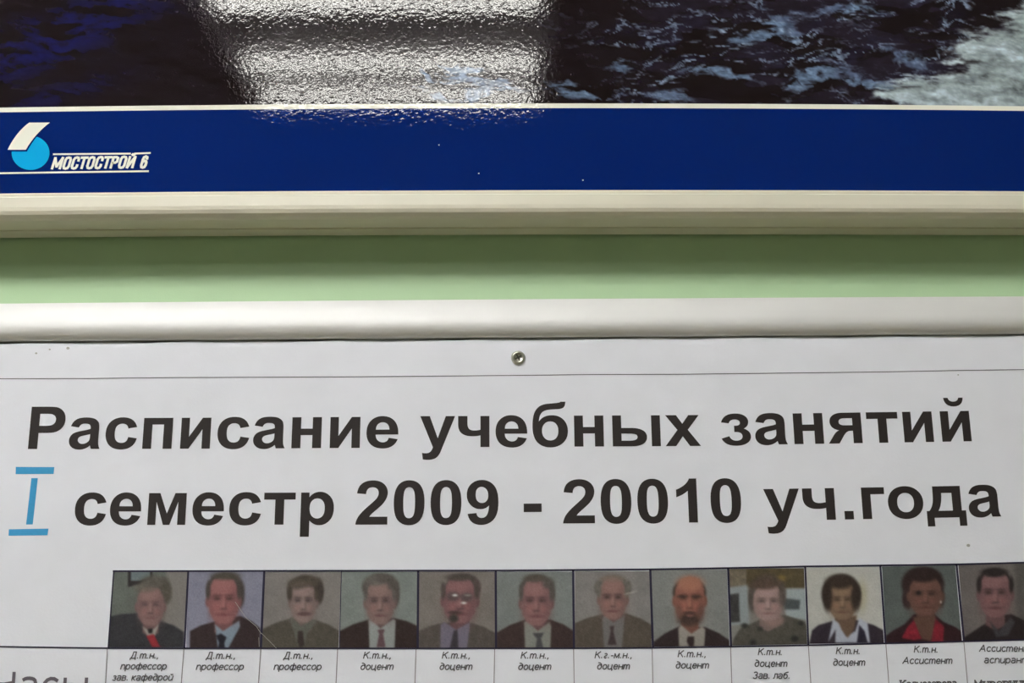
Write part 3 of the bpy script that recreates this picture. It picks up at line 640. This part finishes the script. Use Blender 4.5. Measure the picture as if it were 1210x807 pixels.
# 2
portrait(*ZB, [(15, 85), (505, 85), (484, 578), (0, 578)], (128, 128, 150), {
 'back': [('e', 255, 190, 122, 100, (74, 66, 62), .12, 1, .35), ('e', 345, 240, 34, 80, (66, 58, 56), .3, 1, .3), ('e', 150, 220, 20, 60, (70, 62, 60), .3, 1, .3)],
 'mid': [suit(0, (185, 408), (352, 372), (25, 470), (480, 452), (52, 36, 38), 590)],
 'cloth': [('p', [(186, 425), (240, 470), (345, 400), (350, 440), (275, 578), (205, 578)], (120, 138, 156), 5), ('p', [(196, 500), (225, 486), (262, 510), (248, 545), (250, 580), (208, 580), (214, 545)], (26, 22, 34), 4)],
 'side': (70, 62, 58), 'front': [('e', 255, 112, 92, 26, (78, 72, 62), .5, .9, .3)]},
 (243, 272, 100, 152, (150, 92, 92)), 'portrait of a dark-haired person in a dark suit on lilac ground', 2)
# 3
portrait(*ZB, [(512, 88), (1006, 88), (988, 582), (487, 580)], (126, 120, 116), {
 'back': [('e', 774, 205, 116, 98, (70, 60, 50), .12, 1, .4), ('e', 860, 215, 32, 80, (62, 52, 46), .25, 1, .3), ('e', 682, 220, 28, 75, (72, 62, 54), .25, 1, .3)],
 'mid': [suit(0, (690, 385), (838, 398), (490, 458), (994, 470), (80, 74, 64), 590)],
 'cloth': [('p', [(668, 385), (690, 380), (745, 440), (820, 395), (848, 408), (782, 490), (770, 560), (720, 560), (700, 480)], (92, 94, 84), 6), ('p', [(726, 470), (756, 470), (768, 560), (738, 580), (722, 540)], (56, 42, 40), 5)],
 'side': (70, 60, 50), 'front': [('e', 720, 165, 60, 34, (86, 76, 64), .5, .9, .4), ('e', 815, 150, 60, 34, (76, 66, 56), .5, .9, .4), ('e', 765, 358, 44, 13, (92, 64, 62), .5, .9)]},
 (760, 282, 84, 134, (136, 112, 108)), 'portrait of a person with a moustache in an olive-brown jacket', 3, .8)
# 4
portrait(*ZC, [(50, 85), (543, 85), (540, 578), (35, 578)], (122, 130, 126), {
 'back': [('e', 300, 185, 118, 92, (92, 86, 80), .14, 1, .4), ('e', 398, 230, 26, 85, (78, 70, 66), .3, 1, .3), ('e', 205, 190, 22, 40, (92, 86, 80), .3, 1, .3)],
 'mid': [suit(0, (225, 395), (385, 385), (35, 470), (545, 440), (50, 34, 32), 590)],
 'cloth': [('p', [(222, 400), (235, 392), (300, 455), (380, 392), (398, 400), (392, 580), (228, 580)], (142, 148, 146), 5), ('p', [(280, 462), (328, 458), (318, 490), (332, 575), (275, 575), (292, 490)], (96, 66, 72), 4)],
 'side': (90, 84, 78), 'front': [('e', 265, 150, 66, 26, (104, 98, 92), .5, .9, .3), ('e', 330, 130, 52, 30, (84, 78, 72), .5, .9, .3), ('e', 380, 170, 34, 34, (82, 76, 70), .5, .9, .3)]},
 (297, 285, 92, 142, (134, 104, 100)), 'portrait of a grey-haired person in a dark jacket with patterned tie', 4)
# 5
portrait(*ZC, [(552, 85), (1043, 85), (1046, 580), (545, 580)], (122, 114, 108), {
 'back': [('e', 835, 180, 112, 84, (78, 68, 64), .12, 1, .35), ('e', 925, 200, 24, 60, (92, 72, 70), .3, 1, .3)],
 'mid': [suit(0, (712, 415), (885, 415), (545, 472), (1048, 485), (84, 76, 70), 590)],
 'cloth': [('p', [(690, 430), (715, 410), (790, 462), (880, 412), (880, 440), (862, 580), (688, 580)], (112, 104, 124), 5), ('p', [(775, 468), (800, 462), (806, 580), (750, 580)], (58, 52, 60), 5)],
 'side': (78, 68, 64), 'front': [('e', 810, 122, 84, 24, (74, 66, 60), .5, .9, .3), ('e', 770, 243, 42, 28, (92, 78, 78), .5, .8), ('e', 858, 250, 42, 28, (92, 78, 78), .5, .8), ('e', 783, 238, 16, 6, (225, 235, 232), .6, 1), ('e', 840, 288, 18, 6, (215, 225, 222), .6, 1), ('e', 866, 238, 24, 5, (130, 130, 124), .6, 1),
           ('e', 782, 350, 44, 12, (70, 52, 50), .5, .8), ('e', 775, 388, 30, 26, (58, 56, 50), .5, .95)]},
 (815, 272, 108, 148, (134, 90, 92), .06), 'portrait of a bearded person with glinting glasses', 5)
# 6
portrait(*ZD, [(38, 85), (530, 85), (534, 578), (38, 578)], (120, 126, 124), {
 'back': [('e', 300, 200, 114, 98, (84, 78, 72), .13, 1, .4), ('e', 392, 235, 26, 70, (80, 74, 68), .3, 1, .3)],
 'mid': [suit(0, (225, 395), (385, 395), (38, 480), (538, 470), (62, 44, 42), 590)],
 'cloth': [('p', [(215, 412), (232, 402), (305, 470), (380, 410), (392, 440), (386, 578), (222, 578)], (130, 132, 124), 5), ('p', [(270, 485), (345, 480), (325, 520), (340, 578), (290, 578), (300, 520)], (72, 70, 74), 4)],
 'side': (84, 78, 72), 'front': [('e', 285, 128, 70, 26, (82, 74, 64), .5, .9, .3), ('e', 372, 160, 38, 34, (86, 80, 74), .5, .9, .3)]},
 (295, 285, 98, 150, (140, 96, 96)), 'portrait of a short-haired person with a steel-grey tie', 6)
# 7
portrait(*ZD, [(545, 82), (1033, 82), (1043, 576), (545, 576)], (128, 124, 122), {
 'back': [('e', 795, 190, 108, 88, (108, 102, 94), .14, 1, .3), ('e', 695, 190, 24, 46, (104, 98, 92), .3, 1, .3), ('e', 890, 190, 24, 50, (104, 98, 92), .3, 1, .3)],
 'mid': [suit(0, (722, 362), (875, 355), (545, 420), (1048, 432), (86, 76, 66), 590)],
 'cloth': [('p', [(722, 385), (735, 370), (795, 415), (870, 365), (866, 400), (850, 578), (735, 578)], (112, 108, 108), 5), ('p', [(770, 440), (800, 436), (795, 470), (815, 560), (758, 560), (778, 470)], (66, 50, 52), 4)],
 'side': (108, 102, 94), 'front': [('e', 785, 132, 70, 20, (134, 108, 98), .6, .8), ('e', 905, 222, 42, 3, (190, 185, 175), .6, .9, 0, -.25)]},
 (792, 262, 88, 132, (140, 102, 96)), 'portrait of a white-haired person in a brown checked jacket', 7, .9)
# 8
portrait(*ZE, [(25, 75), (515, 72), (532, 566), (40, 572)], (126, 128, 126), {
 'back': [('e', 272, 220, 108, 96, (60, 48, 42), .1, 1, .3)],
 'mid': [suit(0, (205, 440), (375, 445), (40, 540), (538, 535), (46, 32, 34), 590)],
 'cloth': [('p', [(200, 450), (222, 432), (285, 488), (352, 440), (376, 460), (368, 570), (205, 570)], (146, 140, 132), 5), ('p', [(262, 505), (302, 505), (304, 545), (296, 570), (272, 570), (254, 535)], (50, 34, 36), 5)],
 'front': [('e', 278, 160, 82, 48, (172, 108, 84), .5, .9), ('e', 272, 395, 70, 42, (66, 48, 42), .45, .95, .4), ('e', 205, 345, 22, 46, (110, 74, 64), .6, .7), ('e', 345, 345, 22, 46, (100, 68, 60), .6, .7), ('e', 272, 350, 40, 9, (74, 48, 44), .5, .8), ('e', 276, 370, 26, 7, (136, 84, 78), .5, .9),
           ('e', 225, 246, 36, 6, (60, 44, 42), .5, .9), ('e', 318, 246, 36, 6, (60, 44, 42), .5, .9)]},
 (274, 268, 96, 150, (150, 92, 76)), 'portrait of a balding person with a dark beard', 8)
# 9
portrait(*ZE, [(530, 68), (1015, 62), (1036, 555), (548, 564)], (126, 124, 118), {
 'back': [('p', [(520, 60), (640, 60), (640, 180), (520, 190)], (112, 100, 82), 12, 1, .5), ('p', [(640, 60), (1030, 60), (1020, 190), (640, 186)], (86, 74, 48), 5, 1, .4), ('p', [(520, 190), (650, 170), (660, 430), (540, 430)], (138, 148, 152), 12), ('p', [(520, 235), (592, 225), (600, 410), (540, 415)], (58, 56, 56), 8, 1, .6),
          ('p', [(880, 200), (1040, 195), (1040, 400), (900, 380)], (150, 162, 166), 10), ('p', [(880, 255), (990, 270), (985, 330), (890, 330)], (74, 82, 84), 8), ('e', 870, 130, 26, 22, (150, 120, 50), .6, .7),
          ('e', 775, 230, 118, 130, (82, 68, 58), .15, 1, .35), ('e', 690, 270, 36, 80, (84, 76, 70), .3, 1, .3)],
 'mid': [('p', [(560, 520), (600, 455), (740, 390), (890, 365), (1000, 400), (1045, 440), (1045, 570), (545, 570)], (80, 76, 68), 6, 1, .3)],
 'cloth': [('e', 820, 400, 66, 42, (142, 112, 106), .3), ('e', 630, 435, 22, 16, (48, 48, 44), .6), ('e', 685, 545, 20, 20, (46, 44, 42), .6), ('e', 955, 520, 24, 18, (42, 42, 40), .6), ('e', 995, 420, 20, 14, (46, 44, 42), .6), ('e', 730, 455, 18, 14, (54, 52, 48), .6)],
 'front': [('e', 760, 168, 90, 32, (86, 66, 56), .5, .95, .3), ('e', 875, 230, 24, 80, (84, 74, 68), .5, .8, .3)], 'noears': 1},
 (782, 285, 96, 118, (158, 128, 124)), 'portrait of a fair-haired person in a spotted grey top, indoors', 9)
# 10
portrait(*ZF, [(38, 60), (516, 55), (546, 546), (60, 553)], (180, 180, 174), {
 'back': [('e', 405, 240, 30, 90, (168, 158, 120), .8, .7), ('e', 268, 228, 128, 128, (54, 42, 36), .1, 1, .4)],
 'mid': [('p', [(66, 530), (80, 465), (120, 432), (210, 405), (380, 400), (480, 432), (552, 470), (552, 560), (60, 560)], (48, 38, 50), 5, 1, .3)],
 'cloth': [('p', [(215, 390), (255, 420), (300, 505), (360, 470), (385, 385), (440, 420), (455, 545), (230, 545), (232, 460), (185, 540)], (168, 174, 192), 5), ('p', [(240, 380), (370, 370), (352, 460), (310, 515), (270, 460)], (110, 84, 66), 8), ('p', [(385, 430), (420, 470), (440, 545), (370, 545)], (40, 34, 52), 5)],
 'front': [('e', 262, 150, 90, 46, (58, 44, 36), .4, 1, .4), ('e', 180, 250, 30, 90, (52, 38, 32), .4, .95, .4), ('e', 365, 250, 32, 85, (50, 38, 32), .4, .95, .4)], 'noears': 1},
 (278, 275, 90, 120, (132, 104, 82)), 'portrait of a dark bobbed person with white collar on white ground', 10)
# 11
portrait(*ZF, [(532, 52), (1008, 45), (1052, 538), (562, 545)], (88, 96, 94), {
 'back': [('e', 798, 165, 138, 112, (46, 28, 28), .12, 1, .4), ('e', 700, 260, 36, 66, (56, 36, 36), .3, 1, .3), ('e', 915, 250, 24, 60, (52, 36, 34), .4, 1, .3)],
 'mid': [('p', [(560, 500), (600, 470), (680, 425), (740, 360), (880, 365), (930, 410), (1010, 445), (1060, 480), (1060, 550), (560, 550)], (48, 22, 28), 5, 1, .3)],
 'cloth': [('p', [(735, 380), (880, 372), (888, 450), (850, 535), (790, 520), (745, 440)], (96, 66, 54), 8), ('p', [(700, 440), (740, 400), (790, 520), (740, 530), (660, 515)], (140, 24, 42), 6, 1, .5), ('p', [(880, 390), (935, 440), (930, 540), (850, 545)], (134, 24, 40), 6, 1, .5)],
 'front': [('e', 800, 108, 100, 44, (44, 28, 28), .4, 1, .4), ('e', 770, 222, 14, 10, (26, 20, 22), .6, 1), ('e', 915, 282, 6, 8, (200, 195, 180), .6, 1)]},
 (815, 240, 104, 130, (112, 74, 64)), 'portrait of a person in a red open collar', 11, .8)
# 12
portrait(*ZG, [(396, 38), (872, 28), (912, 522), (438, 535)], (108, 100, 98), {
 'back': [('p', [(760, 20), (930, 20), (930, 540), (780, 540)], (84, 80, 78), 30), ('e', 632, 175, 114, 112, (44, 34, 34), .1, 1, .4)],
 'mid': [('p', [(436, 510), (520, 455), (590, 410), (600, 380), (740, 360), (830, 405), (915, 440), (915, 540), (436, 540)], (38, 28, 30), 5, 1, .3)],
 'cloth': [('p', [(600, 405), (660, 470), (735, 380), (765, 410), (720, 500), (640, 510)], (62, 58, 64), 6)],
 'side': (44, 36, 36), 'front': [('e', 630, 90, 84, 30, (44, 36, 36), .4, 1, .4)]},
 (636, 232, 104, 148, (130, 90, 92)), 'portrait of a short-haired person in a black jacket', 12, .9)

# rules of the table
y2 = Y_SHEET - .00026
def T(z, X, Y): return (z[0][0] + X/z[1], z[0][1] + Y/z[1])
top = [(133.5, 674.8), (222, 674.7), (300, 674.5), (400, 674.4), (500, 674.2), (590, 674.1), (700, 673.2), (770, 672.7), (860, 671.2), (950, 669.3), (1040, 668.1), (1130, 666.8), (1210, 664.8), (1260, 663.8)]
bot = [(-60, 763), (0, 764), (128, 765.8), (250, 766), (400, 766), (590, 766), (700, 765.8), (770, 765.4), (860, 764), (950, 762.4), (1045, 760.2), (1138, 757.8), (1210, 756), (1260, 754.8)]
for P_, w_ in ((top, 2.0), (bot, 1.7)): mk('table_rule', *strip(P_, w_, y2), m_inkb, sheet)
vert = [(134.6, 675, 128, 766), (222.6, 675, 218, 766), (312.4, 675, 308.4, 766), (403.6, 675, 401, 766), (494.2, 674, 493.6, 766), (585.7, 674, 586.2, 766), (677.2, 673, 678.2, 765.5), (768.3, 672.7, 771.4, 765), (860.2, 671, 863.6, 763.5), (951.2, 669, 955, 762), (1040, 668, 1046.2, 760), (1130, 666.8, 1138.8, 757.6)]
wv = [1.6, 2.2, 2.6, 1.0, 2.6, 2.6, 2.6, 2.6, 2.6, 2.2, 2.4, 2.6]
for (a, b, c, d), w_ in zip(vert, wv): mk('table_rule', *strip([(a, b), (c, d)], w_, y2), m_inkb, sheet)
low = [(127, 766, 125, 807), (217.5, 766, 214.4, 807), (308.3, 766, 305.6, 807), (399, 766, 397.2, 807), (491.6, 766, 490.3, 807), (584.5, 766, 583.8, 807), (677.7, 766, 678.4, 807), (770.5, 766, 771.3, 807), (863.2, 764, 864.5, 807), (955, 762, 957.9, 807), (1046.5, 760, 1050, 807), (1138.6, 758, 1143, 807)]
for a, b, c, d in low: mk('table_rule', *strip([(a, b), (c, d), (c + (c-a)*2, d + 100)], 1.0, y2), m_inkl, sheet)
# captions
def cap(t, x0, x1, yb, xh=6.0, wd=1.3): strokes(t, x0, x1, yb, yb - .0, xh, wd, y2, 'caption_text', m_inkc, sheet, slant=.22, gap=.26)
DTN = 'Д.т.н.,'; KTN = 'К.т.н.,'
for t, a, b, y in [(DTN, 153.6, 187.6, 778.2), ('профессор', 142.0, 196.6, 791), ('зав. кафедрой', 132.4, 204, 804.2), (DTN, 243.3, 278.4, 778.6), ('профессор', 231.4, 287.8, 791.6),
    (DTN, 334.8, 370, 778.6), ('профессор', 323.2, 379.6, 791.6), (KTN, 429, 462.4, 778.3), ('доцент', 425.4, 464.6, 791.5), (KTN, 521.9, 555.8, 778.3), ('доцент', 518.8, 557.8, 791.5),
    (KTN, 615, 648.8, 778.3), ('доцент', 611.7, 651, 791.5), ('К.г.-м.н.,', 702.4, 747, 777.9), ('доцент', 704.9, 743.9, 791), (KTN, 800.5, 834.4, 776.6), ('доцент', 797.8, 837.4, 789.9),
    ('К.т.н.', 895.3, 924.8, 774.2), ('доцент', 891, 930, 787.9), ('Зав. лаб.', 888.9, 934, 802), ('К.т.н.', 987.4, 1016.6, 773), ('доцент', 983.8, 1022, 786.6),
    ('К.т.н.', 1079.5, 1108.6, 771.2), ('Ассистент', 1066.4, 1125, 784.4), ('Ассистент', 1157, 1217, 770), ('аспирант', 1162.4, 1215, 783.6)]:
    cap(t, a, b, y)
strokes('Часы', -7, 105, 820, 820, 19.2, 4.2, y2, 'row_text', paper('faded_grey_ink', tuple(alb((92, 86, 94)))), sheet, slant=0, gap=.38)
strokes('Колмогорова', 1063.8, 1131, 812, 811, 6.0, 1.7, y2, 'name_text', m_inkc, sheet, slant=0, gap=.3, serif=True)
strokes('Мирошнич'.replace('ш', 'п').replace('ч', 'п'), 1151.5, 1215, 811.4, 810, 6.0, 1.7, y2, 'name_text', m_inkc, sheet, slant=0, gap=.3, serif=True)
# fine white scratches and small stains on the paper
m_scr = paper('scratch_white', (.42, .40, .36))
V, Fc = join([strip(p, wd, y2 - .00006) for p, wd in [([(278, 711), (284, 720), (291, 730), (303, 740), (309, 749)], .4), ([(309, 748), (318, 757), (327, 766)], .35), ([(306, 753), (306.4, 764)], .4)]])
mk('scratch', V, Fc, m_scr, sheet)
m_st = paper('grey_stain', tuple(alb((150, 150, 146))))
def dot(px, py, r): return flat_poly([(px + r*math.cos(a), py + r*.8*math.sin(a)) for a in [6.2832*i/10 for i in range(10)]], y2, Y_SHEET)
for q in ((80.5, 411.5, 2.0), (59, 413, 1.2), (43, 417.5, 1.4), (1144, 644.5, 2.2), (1132, 443, 1)): mk('stain', *dot(*q), m_st, sheet)

# ------------------------------------------------------------------ screw through the paper
sx_, sz_ = flat(612.3, 423.0)
wx, wz = warp_np(np.array([sx_]), np.array([sz_])); sx_, sz_ = float(wx[0]), float(wz[0])
screw = thing('screw', 'small zinc cross-head screw fixing the top edge of the timetable sheet', 'screw', (sx_, Y_SHEET, sz_))
def lathe(prof, n, hub=None):
    v = []; f = []
    for r, y in prof: v += [(sx_ + r*math.cos(6.28318*i/n), y, sz_ + r*math.sin(6.28318*i/n)) for i in range(n)]
    for j in range(len(prof)-1):
        for i in range(n): k = (i+1) % n; f.append((j*n+i, j*n+k, (j+1)*n+k, (j+1)*n+i))
    return v, f
u = .000477
v, f = lathe([(8.6*u, Y_SHEET - .0001), (8.7*u, Y_SHEET - .0005), (8.0*u, Y_SHEET - .0012), (6.6*u, Y_SHEET - .0018), (5.6*u, Y_SHEET - .0019), (4.6*u, Y_SHEET - .0014), (2.2*u, Y_SHEET - .0012), (.01*u, Y_SHEET - .0012)], 32)
mk('head', v, f, m_steel, screw, smooth=True, warp=False)
parts = []
for a in (.5, .5 + math.pi/2):
    c, s = math.cos(a), math.sin(a); L, W_ = 4.6*u, 1.0*u; y = Y_SHEET - .00165
    parts.append(([(sx_ + c*p - s*q, y, sz_ + s*p + c*q) for p, q in ((-L, -W_), (L, -W_), (L, W_), (-L, W_))], [(0, 1, 2, 3)])); 
v, f = join(parts); mk('cross_recess', v, f, m_steeld, screw, warp=False)  # flat dark cross standing in for the shaded recess
v, f = lathe([(3*u, Y_SHEET), (3*u, -.001), (.1*u, -.0005)], 12); mk('shank', v, f, m_steel, screw, warp=False)
